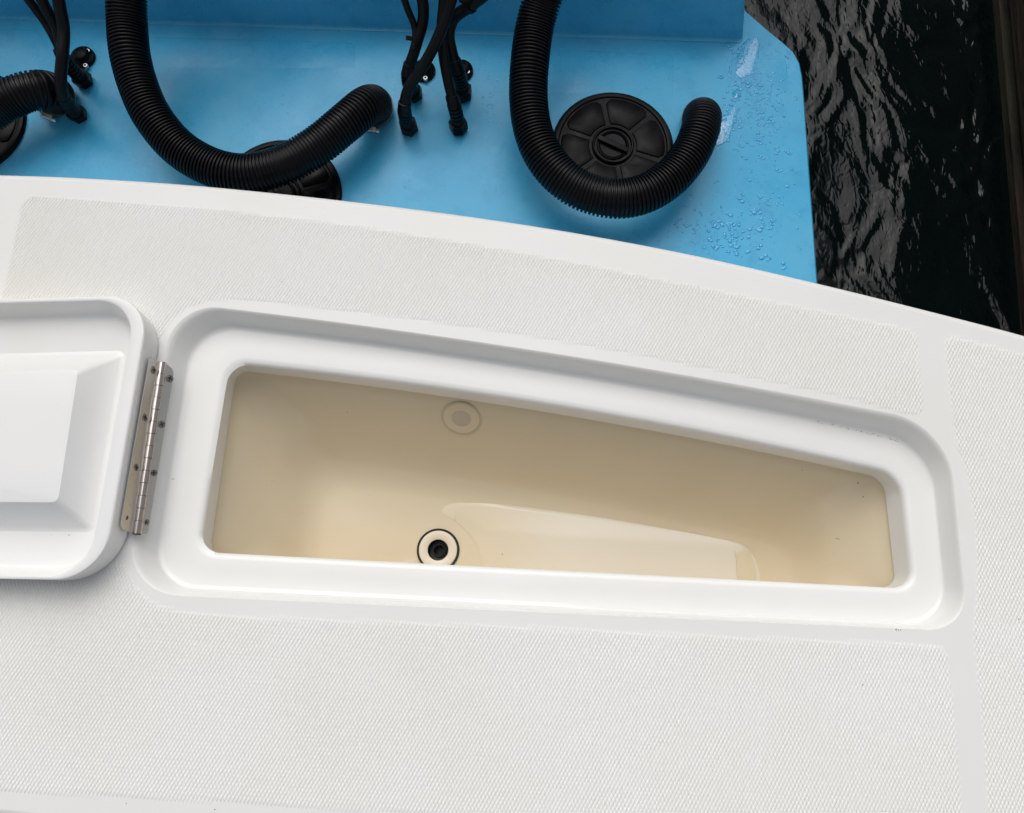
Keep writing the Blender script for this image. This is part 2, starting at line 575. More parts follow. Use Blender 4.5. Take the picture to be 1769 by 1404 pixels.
v, f = loft(tk, False, False)
TANKV, TANKF = v, f
tank = mesh_obj("fish_box", v, f, CREAM, boat, True, 60)
bvh = BVHTree.FromPolygons([tuple(p) for p in tank.data.vertices.items() and [x.co[:] for x in tank.data.vertices]], [tuple(p.vertices) for p in tank.data.polygons])
def hit(px, py):
    loc, nrm, i, d = bvh.ray_cast(Vector((0, 0, H)), ray(px, py))
    if nrm.dot(ray(px, py)) > 0: nrm = -nrm
    return loc, nrm
# drain in the floor
dc = Vector((DC.x, DC.y, ZF))
v, f = lathe(dc + EZ*0.0005, EZ, [(0, .0345), (0.0022, .0343), (0.0030, .0332), (0.0026, .0308)], 40)
mesh_obj("drain_gasket", v, f, DARK, tank)
v, f = lathe(dc + EZ*0.0005, EZ, [(0.0026, .0308), (0.0040, .0302), (0.0046, .027), (0.0040, .0185), (0.0028, .0168), (-0.0005, .0164), (-0.006, .0160)], 40)
mesh_obj("drain_flange", v, f, [CREAM_FIT], tank)
v, f = lathe(dc + EZ*0.0005, EZ, [(0.0022, .0161), (-0.010, .0154), (-0.022, .0150), (-0.0225, .0108), (-0.016, .0104), (-0.016, .0090), (-0.05, .0085), (-0.05, .0005)], 32)
mesh_obj("drain_hole", v, f, black_mat("drain_black", (0.006, 0.005, 0.005), 0.2), tank)
# sealed plug on the far wall
pc, pn = hit(797, 722)
v, f = lathe(pc + pn*0.0006, pn, [(-0.002, .0318), (0.0009, .0312), (0.0010, .0292), (0.0002, .0286)], 40)
mesh_obj("plug_ring", v, f, TAN_FIT, tank)
v, f = lathe(pc + pn*0.0006, pn, [(0.0002, .0288), (0.0010, .0282), (0.0014, .018), (0.0008, .0155), (0.0007, .0150)], 40)
mesh_obj("plug_flange", v, f, CREAM, tank)
v, f = lathe(pc + pn*0.0008, pn, [(0.0004, .0158), (0.0009, .0150), (0.0009, .0005)], 32)
mesh_obj("plug_button", v, f, TAN_FIT, tank)
# low moulded step on the floor, dying into the floor at its left end
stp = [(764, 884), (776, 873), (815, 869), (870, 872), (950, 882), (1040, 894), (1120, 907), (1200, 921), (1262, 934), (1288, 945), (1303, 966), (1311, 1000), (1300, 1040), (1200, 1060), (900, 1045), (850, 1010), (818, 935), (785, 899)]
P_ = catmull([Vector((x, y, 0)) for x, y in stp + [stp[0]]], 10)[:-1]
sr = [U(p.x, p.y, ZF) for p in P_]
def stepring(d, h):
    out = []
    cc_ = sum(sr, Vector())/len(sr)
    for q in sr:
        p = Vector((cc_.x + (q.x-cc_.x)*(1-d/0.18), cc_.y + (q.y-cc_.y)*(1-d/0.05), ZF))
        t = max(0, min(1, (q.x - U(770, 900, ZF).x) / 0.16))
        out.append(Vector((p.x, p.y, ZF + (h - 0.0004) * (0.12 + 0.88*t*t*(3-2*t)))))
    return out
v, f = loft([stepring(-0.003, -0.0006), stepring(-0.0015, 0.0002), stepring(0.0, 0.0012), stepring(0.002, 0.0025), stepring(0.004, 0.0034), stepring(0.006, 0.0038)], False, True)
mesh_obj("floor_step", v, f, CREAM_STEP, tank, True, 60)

# ------------------------------------------------------------------ non-skid diamonds
def in_poly(X, Y, poly):
    inside = np.zeros(X.shape, bool)
    n = len(poly)
    for i in range(n):
        x1, y1 = poly[i].x, poly[i].y
        x2, y2 = poly[(i+1) % n].x, poly[(i+1) % n].y
        c = ((y1 > Y) != (y2 > Y)) & (X < (x2 - x1) * (Y - y1) / (y2 - y1 + 1e-12) + x1)
        inside ^= c
    return inside
PXD, PYD, ROT = 0.0050, 0.0100, R(-4.5)
def diamonds(name, polys, z0, parent):
    allp = [p for poly in polys for p in poly]
    cx0, cx1 = min(p.x for p in allp) - .02, max(p.x for p in allp) + .02
    cy0, cy1 = min(p.y for p in allp) - .02, max(p.y for p in allp) + .02
    ca, sa = math.cos(ROT), math.sin(ROT)
    rad = math.hypot(cx1 - cx0, cy1 - cy0)
    mx, my = (cx0 + cx1) / 2, (cy0 + cy1) / 2
    mx, my = round(mx, 2), round(my, 2)
    ni, nj = int(rad / PXD / 2) + 2, int(rad / PYD) + 2
    I, J = np.meshgrid(np.arange(-ni, ni), np.arange(-nj, nj), indexing='ij')
    x = (I + 0.5 * (J % 2)) * PXD
    y = J * PYD * 0.5
    X = mx + x * ca - y * sa
    Y = my + x * sa + y * ca
    ok = np.zeros(X.shape, bool)
    for poly in polys: ok |= in_poly(X, Y, poly)
    X, Y = X[ok], Y[ok]
    n = len(X)
    hx, hy = PXD*0.49, PYD*0.49
    base = np.array([(hx,0,0),(0,hy,0),(-hx,0,0),(0,-hy,0)])
    mid = base * np.array([0.70,0.70,1]) + np.array([0,0,0.00085])
    top = base * np.array([0.46,0.48,1]) + np.array([0,0,0.00108])
    V = np.concatenate([base, mid, top])                        # 12 verts
    Vr = V.copy()
    Vr[:,0] = V[:,0]*ca - V[:,1]*sa
    Vr[:,1] = V[:,0]*sa + V[:,1]*ca
    verts = np.empty((n, 12, 3))
    jit = rng.uniform(0.93, 1.05, n)
    dist = np.full(n, 9.0)
    for poly in polys:
        for i in range(len(poly)):
            a_, b_ = poly[i], poly[(i+1) % len(poly)]
            ex, ey = b_.x-a_.x, b_.y-a_.y
            t_ = np.clip(((X-a_.x)*ex + (Y-a_.y)*ey)/(ex*ex+ey*ey+1e-12), 0, 1)
            dist = np.minimum(dist, np.hypot(X-a_.x-t_*ex, Y-a_.y-t_*ey))
    jit = jit * np.clip(0.35 + dist/0.005, 0, 1)
    verts[:,:,0] = X[:,None] + Vr[None,:,0] * rng.uniform(.98, 1.02, n)[:,None]
    verts[:,:,1] = Y[:,None] + Vr[None,:,1]
    verts[:,:,2] = z0 + Vr[None,:,2] * jit[:,None]
    q = []
    for a in (0, 4):
        for i in range(4):
            j = (i+1) % 4
            q.append((a+i, a+j, a+4+j, a+4+i))
    q.append((8,9,10,11))
    q = np.array(q)
    faces = (q[None] + (np.arange(n)*12)[:,None,None]).reshape(-1, 4)
    me = bpy.data.meshes.new(name)
    me.vertices.add(n*12); me.vertices.foreach_set("co", verts.reshape(-1))
    me.loops.add(faces.size); me.loops.foreach_set("vertex_index", faces.reshape(-1).astype(np.int32))
    me.polygons.add(len(faces))
    me.polygons.foreach_set("loop_start", np.arange(0, faces.size, 4, dtype=np.int32))
    me.update(calc_edges=True)
    me.materials.append(NONSKID)
    o = bpy.data.objects.new(name, me); C.objects.link(o); o.parent = parent
    o["kind"] = "stuff"
    return o
def ppoly(pts): return [U(x, y, 0) for x, y in pts]
off = offset_ring(outer, -0.026, 0)      # plain border round the hatch
offpx = None
panelA = ppoly([(0, 520), (36, 352), (44, 341), (60, 336), (200, 347), (400, 363), (600, 386), (800, 417), (1000, 453), (1200, 493), (1400, 533), (1560, 566), (1578, 573), (1585, 586),
                (1595, 690), (1595, 708), (1586, 716), (1570, 716), (1450, 684), (1250, 642), (1100, 612), (900, 578), (700, 549), (520, 528), (430, 519), (370, 518), (325, 530), (296, 552), (276, 585), (262, 640),
                (200, 700), (-120, 760)])
panelB = ppoly([(1632, 592), (1638, 583), (1650, 581), (1769, 612), (1900, 655), (2050, 720), (2160, 800), (2240, 1000), (2260, 1500), (1716, 1500), (1708, 1404), (1698, 1265), (1688, 1164), (1681, 1090), (1686, 1040), (1688, 966), (1684, 900), (1670, 816), (1655, 780), (1642, 700)])
panelC = ppoly([(-700, 960), (0, 1000), (150, 960), (215, 975), (232, 1010), (262, 1040), (310, 1056), (420, 1065), (650, 1073), (900, 1082), (1200, 1097), (1450, 1107), (1610, 1113), (1628, 1118), (1637, 1135),
                (1648, 1220), (1655, 1300), (1662, 1404), (1666, 1460), (1000, 1424), (700, 1405), (400, 1386), (0, 1367), (-700, 1310)])
diamonds("non_skid_panel", [panelA], 0.0, boat)
diamonds("non_skid_panel", [panelB], 0.0, boat)
diamonds("non_skid_panel", [panelC], 0.0, boat)

# ------------------------------------------------------------------ blue engine bracket
ZP = -0.22
pf_px = [(-1700, -260), (1180, -200), (1240, -40), (1292, 18), (1325, 47), (1352, 69), (1372, 87), (1383, 106), (1388, 130), (1392, 180), (1400, 290), (1408, 400), (1415, 497), (1424, 640), (-1700, 640)]
pf = [U(x, y, ZP) for x, y in pf_px]
rings = [offset_ring(pf, 0.012, ZP), offset_ring(pf, 0.004, ZP - 0.0008), offset_ring(pf, 0.0, ZP - 0.006), offset_ring(pf, -0.002, ZP - 0.05), offset_ring(pf, 0.06, ZP - 0.5)]
v, f = loft(rings, True, False)
brk = mesh_obj("engine_bracket", v, f, BLUE, boat, True, 40)
# raised riser across the back, with a small concave fillet where it meets the platform
r0, r1 = U(-1700, -25, ZP), U(1283, 69.5, ZP)
dirx = (r1 - r0).normalized(); back = Vector((-dirx.y, dirx.x, 0))
if back.y < 0: back = -back
L = (r1 - r0).length
prof = [(-0.006, 0.0012), (-0.0038, 0.0016), (-0.0016, 0.003), (-0.0004, 0.0056), (0.0, 0.010), (0.022, 0.125), (0.026, 0.132), (0.034, 0.135), (0.16, 0.135)]
ns = 1
rv, rf = [], []
for d, h in prof:
    inset = max(0, h) * 0.22
    for s_, ex in ((0, 0), (L*0.5, 0), (L - 0.010, 0), (L - 0.004, 0.001), (L, 0.006)):
        p = r0 + dirx * (s_ - (inset if s_ > L*0.6 else 0)) + back * (d + ex)
        rv.append(Vector((p.x, p.y, ZP + h)))
    pe = r0 + dirx * (L - inset) + back * 0.18
    rv.append(Vector((pe.x, pe.y, ZP + h)))
m_ = 6
for k in range(len(prof)-1):
    for i in range(m_-1):
        rf.append((k*m_+i, k*m_+i+1, (k+1)*m_+i+1, (k+1)*m_+i))
mesh_obj("transom_riser", rv, rf, BLUE, brk, True, 50)
# low textured pads moulded into the platform
for quad in ([(-340, 44), (68, 52), (66, 190), (-345, 180)], [(255, 64), (612, 74), (614, 150), (252, 140)], [(828, 80), (1162, 95), (1165, 210), (826, 190)], [(1264, 99), (1358, 103), (1364, 180), (1266, 170)]):
    rg = rquad(quad, 8, 0, ZP, 4, 3)
    y1, y0_ = max(p.y for p in rg), min(p.y for p in rg)
    def sink(ring, h): return [Vector((p.x, p.y, ZP + h - 0.0016 * max(0.0, (y1 - p.y) / (y1 - y0_)) ** 1.5)) for p in ring]
    v, f = loft([sink(offset_ring(rg, -0.002, ZP), -0.0005), sink(offset_ring(rg, 0.0, ZP), 0.0005), sink(offset_ring(rg, 0.0015, ZP), 0.0009)], False, True)
    mesh_obj("textured_pad", v, f, BLUEPAD, brk, True, 50)

# ================================================================== OBJECTS
# ------------------------------------------------------------------ hatch lid, upside down on the deck
lid = thing("hatch_lid", "white hatch lid lying open upside down on the deck, hinged left of the fish box", "hatch lid")
lb = rquad([(-1020, 562), (286, 531), (209, 1004), (-1020, 982)], [70, 78, 92, 80], 0, 0.0015)
lr = rquad([(-1060, 546), (261, 509), (176, 1003), (-1060, 980)], [70, 76, 86, 80], 0, 0.045)
li = rquad([(-1040, 553), (237, 517), (151, 998), (-1040, 972)], [62, 68, 76, 70], 0, 0.045)
rings = [offset_ring(lb, 0.02, 0.0015), offset_ring(lb, 0.004, 0.0015), offset_ring(lb, 0.0, 0.005)]
for t, z in ((0.15, 0.012), (0.5, 0.026), (0.85, 0.039), (0.96, 0.0432)):
    rings.append(lerp_ring(lb, lr, t, z))
rings += [lerp_ring(lr, li, 0.06, 0.0447), lerp_ring(lr, li, 0.2, 0.0452), lerp_ring(lr, li, 0.85, 0.0452), lerp_ring(lr, li, 1.0, 0.0445)]
rings += [offset_ring(li, 0.0018, 0.0415), offset_ring(li, 0.0075, 0.0205), offset_ring(li, 0.0105, 0.0160), offset_ring(li, 0.016, 0.0142)]
v, f = loft(rings, True, True)
mesh_obj("lid_shell", v, f, LIDWHITE, lid, True, 40)
pb = rquad([(-955, 640), (211, 611), (158, 913), (-955, 900)], 8, 0, 0.0140, 4, 4)
pt = rquad([(-880, 668), (134, 639), (99, 867), (-880, 860)], 12, 0, 0.052, 4, 4)
rings = [offset_ring(pb, -0.006, 0.0139), offset_ring(pb, -0.0015, 0.0149)]
for t, z in ((0.05, 0.0165), (0.5, 0.0335), (0.93, 0.0495), (0.985, 0.0515)):
    rings.append(lerp_ring(pb, pt, t, z))
rings.append(offset_ring(pt, 0.003, 0.0522))
v, f = loft(rings, False, True)
mesh_obj("lid_plug", v, f, LIDWHITE, lid, True, 28)

# hinge: two leaves, 14 knuckles, pin, eight screws
hp0, hp1 = U(280.5, 626, 0.008), U(236.5, 922, 0.008)
ax = (hp1 - hp0).normalized(); HL = (hp1 - hp0).length
hinge = bpy.data.objects.new("hinge", None); C.objects.link(hinge); hinge.parent = lid
def leaf(o0, o1, i0, i1):
    """outer edge points, inner edge points -> thin plate with rounded outer corners"""
    e = (o1 - o0).normalized(); wv0, wv1 = i0 - o0, i1 - o1
    nrm = e.cross(wv0).normalized()
    if nrm.z < 0: nrm = -nrm
    rr = 0.006
    pts = []
    for q in range(6):
        a = q/5*math.pi/2
        pts.append(o0 + wv0.normalized()*(rr*(1-math.sin(a))) + e*(rr*(1-math.cos(a))))
    for q in range(6):
        a = q/5*math.pi/2
        pts.append(o1 + wv1.normalized()*(rr*(1-math.cos(a))) - e*(rr*(1-math.sin(a))))
    pts += [i1, i0]
    return loft([[p for p in pts], [p + nrm*0.0012 for p in pts], [p + nrm*0.0016 + ((sum(pts, Vector())/len(pts)) - p).normalized()*0.0006 for p in pts]], True, True), nrm
LA = (U(258, 615, 0.030), U(206, 912, 0.030), hp0 + Vector((-.003, 0, -0.001)), hp1 + Vector((-.003, 0, -0.001)))
RA = (U(300, 639, -0.0035), U(254, 925, -0.0035), hp0 + Vector((.003, 0, -0.001)), hp1 + Vector((.003, 0, -0.001)))
(lv, lf), ln = leaf(*LA)
mesh_obj("leaf", lv, lf, STEEL, hinge, True, 25)
(rv_, rf_), rn = leaf(*RA)
mesh_obj("leaf", rv_, rf_, STEEL, hinge, True, 25)
seg = HL / 14
for k in range(14):
    r = 0.0064 if k % 2 else 0.0057
    v, f = lathe(hp0 + ax*(k*seg + 0.0004), ax, [(0, r), (seg-0.0006, r)], 24, True, True)
    mesh_obj("knuckle", v, f, POLISH, hinge, True, 50)
v, f = lathe(hp0, ax, [(0, .0054), (HL + 0.001, .0054)], 12, True, True)
mesh_obj("hinge_pin", v, f, DARK, hinge)
def screw(c, nrm, ang, parent, r=0.0058):
    e1 = nrm.orthogonal().normalized(); e2 = nrm.cross(e1)
    a, b = e1*math.cos(ang) + e2*math.sin(ang), -e1*math.sin(ang) + e2*math.cos(ang)
    mb = MB()
    mb.add(*lathe(c, nrm, [(0, r), (0.0006, r*0.96), (0.0011, r*0.7), (0.0013, r*0.02)], 16, False, True), 0)
    mb.add(*box(c + nrm*0.00125, a, b, nrm, r*0.6, r*0.13, 0.0003), 1)
    mb.add(*box(c + nrm*0.00128, b, a, nrm, r*0.6, r*0.13, 0.0003), 1)
    return mb.build("screw", [SCREW, DARK], parent, True, 40)
def on_leaf(A, px, py, nrm):
    d = ray(px, py); o = Vector((0, 0, H))
    return o + d * ((A[0] - o).dot(nrm) / d.dot(nrm)) + nrm*0.0016
for px, py in ((263, 639), (248, 721), (233, 807), (218, 895)):
    screw(on_leaf(LA, px, py, ln), ln, random.uniform(0, 3), hinge)
for px, py in ((292, 654), (278, 733), (264, 817), (250, 902)):
    screw(on_leaf(RA, px, py, rn), rn, random.uniform(0, 3), hinge)

# ------------------------------------------------------------------ round black access plates
def access_plate(px, py, rot, label):
    t = thing("access_plate", label, "access plate", group="round black access plates on the blue bracket")
    c = U(px, py, ZP); c.z = ZP
    RR = 0.111
    v, f = lathe(c, EZ, [(0, RR), (0.004, RR), (0.0075, RR-0.003), (0.0085, RR-0.008), (0.0080, RR-0.011), (0.0055, RR-0.013), (0.0052, 0.040), (0.0052, 0.001)], 64)
    mesh_obj("plate_disc", v, f, PLATE, t, True, 30)
    for k in range(6):
        a0 = rot + k*math.pi/3 + 0.05; a1 = rot + (k+1)*math.pi/3 - 0.05
        def sector(ins, z):
            ri, ro = 0.043 + ins, RR - 0.0155 - ins
            pts = []
            am = (a0 + a1)/2
            da = (a1 - a0)/2
            for q in range(13):
                u = -1 + 2*q/12
                e = max(0, abs(u) - 0.75)/0.25
                rad = ro - 0.009*e*e
                wd = da - ins/ro
                pts.append(c + Vector((rad*math.cos(am+u*wd), rad*math.sin(am+u*wd), z)))
            for q in range(7):
                u = 1 - 2*q/6
                wd = da - ins/ri - 0.03
                pts.append(c + Vector((ri*math.cos(am+u*wd), ri*math.sin(am+u*wd), z)))
            return pts
        v, f = loft([sector(0, 0.0045), sector(0.0008, 0.0070), sector(0.0024, 0.0078)], False, True)
        mesh_obj("plate_segment", v, f, PLATE, t, True, 30)
    v, f = lathe(c, EZ, [(0.0045, .0385), (0.0095, .0380), (0.0110, .0362), (0.0108, .0345), (0.0062, .0330), (0.0058, .001)], 48)
    mesh_obj("hub_ring", v, f, PLATE, t, True, 30)
    v, f = lathe(c, EZ, [(0.0055, .030), (0.0085, .0290), (0.0096, .026), (0.0068, .023), (0.0060, .001)], 40)
    k_ = mesh_obj("turn_knob", v, f, PLATE, t, True, 30)
    a = R(-27) + rot - R(100)
    X = Vector((math.cos(a), math.sin(a), 0)); Y = Vector((-math.sin(a), math.cos(a), 0))
    v, f = bbox_bevel(c + EZ*0.0095, X, Y, EZ, 0.0295, 0.0052, 0.0038, 0.0012)
    mesh_obj("grip_bar", v, f, PLATE, k_, True, 30)
    return t
access_plate(1058, 254, R(100), "round black access plate circled by the looping hose nearest the water")
access_plate(485, 339, R(75), "round black access plate half hidden under the white deck edge and the middle hose")
access_plate(-58, 214, R(88), "round black access plate cut off by the left edge of the photo")

# ------------------------------------------------------------------ corrugated hoses
def corrugated(path, r_out=0.0335, pitch=0.0061, start=0.0, end=None):
    end = path.len if end is None else end
    st_ = []
    d = start
    ri = r_out - 0.0038
    while d < end:
        st_ += [(d, ri), (d + pitch*0.34, ri), (d + pitch*0.41, r_out*0.985), (d + pitch*0.52, r_out), (d + pitch*0.82, r_out), (d + pitch*0.92, r_out*0.985), (d + pitch*0.99, ri)]
        d += pitch
    return st_
def hose(head, pts, label, clamp_dir):
    t = thing("corrugated_hose", label, "hose", group="black corrugated hoses looping over the blue bracket")
    P = Path([Vector(q) for q in head] + [U(x, y, z) for x, y, z in pts], 20)
    v, f = P.tube(corrugated(P, end=P.len - 0.045), 40)
    mesh_obj("ribbed_tube", v, f, HOSE, t, True, 60)
    Lh = P.len
    v, f = P.tube([(Lh-0.05, 0.029), (Lh-0.048, 0.0345), (Lh-0.018, 0.0350), (Lh-0.012, 0.0348), (Lh, 0.0345)], 36)
    mesh_obj("hose_cuff", v, f, RUBBER, t, True, 40)
    p, tt, nn = P.at(Lh - 0.026)
    v, f = P.tube([(Lh-0.034, 0.0352), (Lh-0.034, 0.0362), (Lh-0.022, 0.0362), (Lh-0.022, 0.0352)], 36, False)
    cl = mesh_obj("hose_clamp", v, f, SCREW, t, True, 40)
    d = Vector(clamp_dir); d = (d - tt*d.dot(tt)).normalized()
    side = tt.cross(d)
    mb = MB()
    mb.add(*bbox_bevel(p + d*0.040, side, d, tt, 0.009, 0.0045, 0.006, 0.0012), 0)
    mb.add(*lathe(p + d*0.041 - side*0.016, side, [(0, .0042), (0.006, .0042), (0.007, .003), (0.022, .003)], 12, True, True), 0)
    mb.build("clamp_screw", [ALU], cl)
    return t
hose([(-0.32, 1.56, 0.30), (-0.38, 1.36, 0.17), (-0.44, 1.20, 0.085)], [(206, -110, 0.02), (216, -40, -0.05), (219, 30, -0.085), (224, 90, -0.10), (238, 145, -0.115), (261, 197, -0.125), (300, 247, -0.135), (345, 279, -0.14), (395, 297, -0.14), (440, 298, -0.14),
      (495, 282, -0.14), (550, 250, -0.14), (598, 211, -0.14), (628, 186, -0.15), (643, 180, -0.175), (646, 190, -0.222)], "black corrugated hose in a wide U between the two cable bundles", (-0.1, -1, 0))
hose([(0.30, 1.56, 0.30), (0.20, 1.36, 0.17), (0.12, 1.20, 0.085)], [(962, -100, 0.02), (942, -20, -0.05), (924, 45, -0.085), (915, 110, -0.10), (913, 170, -0.115), (920, 222, -0.125), (938, 267, -0.13), (968, 304, -0.135), (1010, 331, -0.14), (1062, 343, -0.14), (1112, 335, -0.14),
      (1158, 307, -0.14), (1192, 266, -0.14), (1209, 226, -0.145), (1213, 203, -0.165), (1211, 208, -0.222)], "black corrugated hose curling round the access plate nearest the water", (0, -1, 0))
hose([(-0.98, 1.56, 0.30), (-0.99, 1.36, 0.17), (-0.98, 1.20, 0.085)], [(-420, -100, 0.02), (-360, 30, -0.08), (-320, 140, -0.11), (-255, 220, -0.13), (-180, 253, -0.14), (-100, 240, -0.14), (-40, 206, -0.14), (5, 177, -0.14), (42, 160, -0.14), (72, 155, -0.15), (90, 160, -0.18), (93, 172, -0.222)],
     "black corrugated hose end coming in from the left edge, beside the left cables", (-0.2, -1, 0))

# ------------------------------------------------------------------ rigging cables with ribbed boots
def cable(name, pts, r, label, boot=None, nut=True, tie=None, lead=None):
    """pts: (px,py,z). boot: fraction where the ribbed boot begins"""
    t = thing("rigging_cable", label, "cable", group="black rigging cables running down to the blue bracket")
    r *= 0.9
    P = Path([U(x, y, z) for x, y, z in pts], 16)
    Lc = P.len
    b0 = Lc if boot is None else Lc - boot
    n = int(b0/0.008)
    v, f = P.tube([(i*b0/n, r) for i in range(n+1)], 14)
    mesh_obj("sheath", v, f, RUBBER, t, True, 60)
    if boot:
        e = Lc - (0.020 if nut else 0.0)
        rb = max(r*1.25, 0.0125)
        st_ = [(b0 - 0.006, r*1.02), (b0 - 0.005, rb*0.92), (b0 + 0.008, rb*0.95)]
        d = b0 + 0.010
        while d < e - 0.008:
            st_ += [(d, rb), (d + 0.0052, rb*1.02), (d + 0.0056, rb*0.82), (d + 0.0074, rb*0.82)]
            d += 0.0078
        st_ += [(e - 0.004, rb), (e, rb)]
        v, f = P.tube(st_, 18)
        mesh_obj("ribbed_boot", v, f, RUBBER, t, True, 40)
        if nut:
            v, f = P.tube([(e - 0.003, rb*1.05), (e - 0.002, rb*1.38), (Lc - 0.003, rb*1.38), (Lc, rb*1.25)], 6)
            mesh_obj("hex_nut", v, f, PLATE, t, True, 20)
    if tie:
        d = tie*Lc
        p, tt, nn = P.at(d)
        mb = MB()
        mb.add(*P.tube([(d-0.003, r), (d-0.003, r*1.2), (d+0.003, r*1.2), (d+0.003, r)], 14, False))
        side = Vector((-1, 0, 0.1)); side = (side - tt*side.dot(tt)).normalized()
        mb.add(*bbox_bevel(p + side*(r*1.25+0.003), side, tt, side.cross(tt), 0.006, 0.0035, 0.003, 0.0008))
        mb.build("cable_tie", RUBBER, t)
    return t
# left bundle
cable("a", [(-40, -170, 0.12), (12, -60, -0.02), (50, 0, -0.07), (78, 38, -0.10), (97, 72, -0.12), (112, 104, -0.15), (131, 126, -0.185), (147, 140, -0.218)], 0.0085, "black cable on the left bundle slanting down to the hex nut below the round outlet", 0.085)
cable("b", [(5, -150, 0.10), (52, -50, -0.02), (76, 8, -0.06), (98, 48, -0.09), (106, 80, -0.11)], 0.0105, "thick black cable joining the left bundle from the upper left")
cable("c", [(85, -150, 0.12), (97, -30, -0.02), (103, 10, -0.05), (110, 50, -0.075), (108, 95, -0.09), (105, 135, -0.11), (107, 160, -0.13), (118, 180, -0.165), (136, 199, -0.218)], 0.0112, "black cable hanging straight on the left bundle, its boot over the hose end", 0.075)
# middle bundle
cable("d", [(660, -140, 0.10), (690, -30, -0.02), (703, 12, -0.06), (715, 42, -0.085), (718, 62, -0.095), (715, 85, -0.105)], 0.0066, "thin black cable, leftmost at the top of the middle bundle", None, False, 0.93)
cable("e", [(700, -140, 0.10), (722, -30, -0.03), (731, 8, -0.06), (730, 40, -0.085), (722, 68, -0.10), (714, 95, -0.12), (706, 118, -0.14), (706, 142, -0.165), (716, 164, -0.218)], 0.0108, "thick black cable beside the thin one, ending behind the round outlet of the middle bundle", 0.085)
cable("f", [(795, -150, 0.14), (786, -30, 0.0), (777, 8, -0.03), (766, 42, -0.05), (747, 85, -0.075), (724, 125, -0.10), (706, 152, -0.12), (699, 178, -0.14), (700, 200, -0.17), (708, 223, -0.218)], 0.0105, "black cable crossing diagonally to the left end of the middle bundle", 0.075)
cable("g", [(760, -150, 0.12), (768, -30, -0.03), (766, 10, -0.06), (763, 50, -0.08), (766, 95, -0.10), (774, 140, -0.125), (781, 168, -0.145), (788, 195, -0.175), (793, 224, -0.218)], 0.0100, "black cable dropping straight to the lowest nut on the right of the middle bundle", 0.075)
cable("h", [(930, -120, 0.14), (858, -30, 0.0), (815, 8, -0.05), (785, 30, -0.08), (775, 58, -0.10), (780, 90, -0.12), (789, 118, -0.145), (796, 142, -0.18), (800, 166, -0.218)], 0.0118, "thick black cable entering the middle bundle from the upper right", 0.085, True, 0.53)

# round two-screw outlets behind the boots
def outlet(px, py, label, screws):
    t = thing("cable_outlet", label, "cable outlet", group="round black cable outlets screwed to the blue bracket")
    c = U(px, py, ZP); c.z = ZP
    v, f = lathe(c, EZ, [(0, .0225), (0.004, .0225), (0.0075, .0215), (0.009, .0185), (0.011, .0145), (0.0165, .012), (0.018, .008), (0.018, .0005)], 36)
    mesh_obj("outlet_cover", v, f, PLATE, t, True, 40)
    for sx, sy in screws:
        p = U(sx, sy, ZP + 0.0085)
        mb = MB()
        mb.add(*lathe(p, EZ, [(-0.004, .0042), (0.0010, .0042), (0.0018, .0038), (0.0020, .0022)], 16, False, False), 0)
        mb.add(*lathe(p, EZ, [(0.0020, .0022), (0.0004, .0021), (0.0003, .0002)], 16, False, False), 1)
        mb.build("outlet_screw", [ALU, DARK], t)
    return t
outlet(145, 101, "round black cable outlet with two bright screws in the left bundle", ((152, 88), (148, 113)))
outlet(732, 124, "round black cable outlet on the left side of the middle bundle", ((741, 108), (735, 135)))
outlet(797, 124, "round black cable outlet on the right side of the middle bundle", ((808, 124), (779, 138)))

# ------------------------------------------------------------------ outboard engines above the hoses
def outboard(x, label):
    t = thing("outboard_engine", label, "outboard engine", group="black outboard engines behind the blue bracket")
    y0 = 1.72
    def ring(cx, cy, hx, hy, z, p=3.2, n=36):
        pts = []
        for i in range(n):
            a = 2*math.pi*i/n
            c_, s_ = math.cos(a), math.sin(a)
            pts.append(Vector((cx + hx*math.copysign(abs(c_)**(2/p), c_), cy + hy*math.copysign(abs(s_)**(2/p), s_), z)))
        return pts
    v, f = loft([ring(x, y0+.12, .10, .18, .16), ring(x, y0+.10, .19, .27, .22), ring(x, y0+.10, .215, .30, .36), ring(x, y0+.10, .215, .31, .55), ring(x, y0+.11, .20, .29, .70), ring(x, y0+.13, .16, .23, .78), ring(x, y0+.14, .08, .12, .805)], True, True)
    mesh_obj("cowl", v, f, COWL, t, True, 40)
    v, f = loft([ring(x, y0+.14, .075, .13, -1.2), ring(x, y0+.14, .085, .15, -.3), ring(x, y0+.13, .10, .17, .165)], True, True)
    mesh_obj("midsection", v, f, COWL, t, True, 40)
    v, f = bbox_bevel(Vector((x, y0-.075, -.02)), EX, EY, EZ, .13, .065, .17, .02)
    mesh_obj("mount_bracket", v, f, COWL, t, True, 40)
    return t
outboard(-0.86, "left black outboard engine beyond the top of the photo")
outboard(-0.16, "middle black outboard engine beyond the top of the photo")
outboard(0.46, "right black outboard engine beyond the top of the photo")

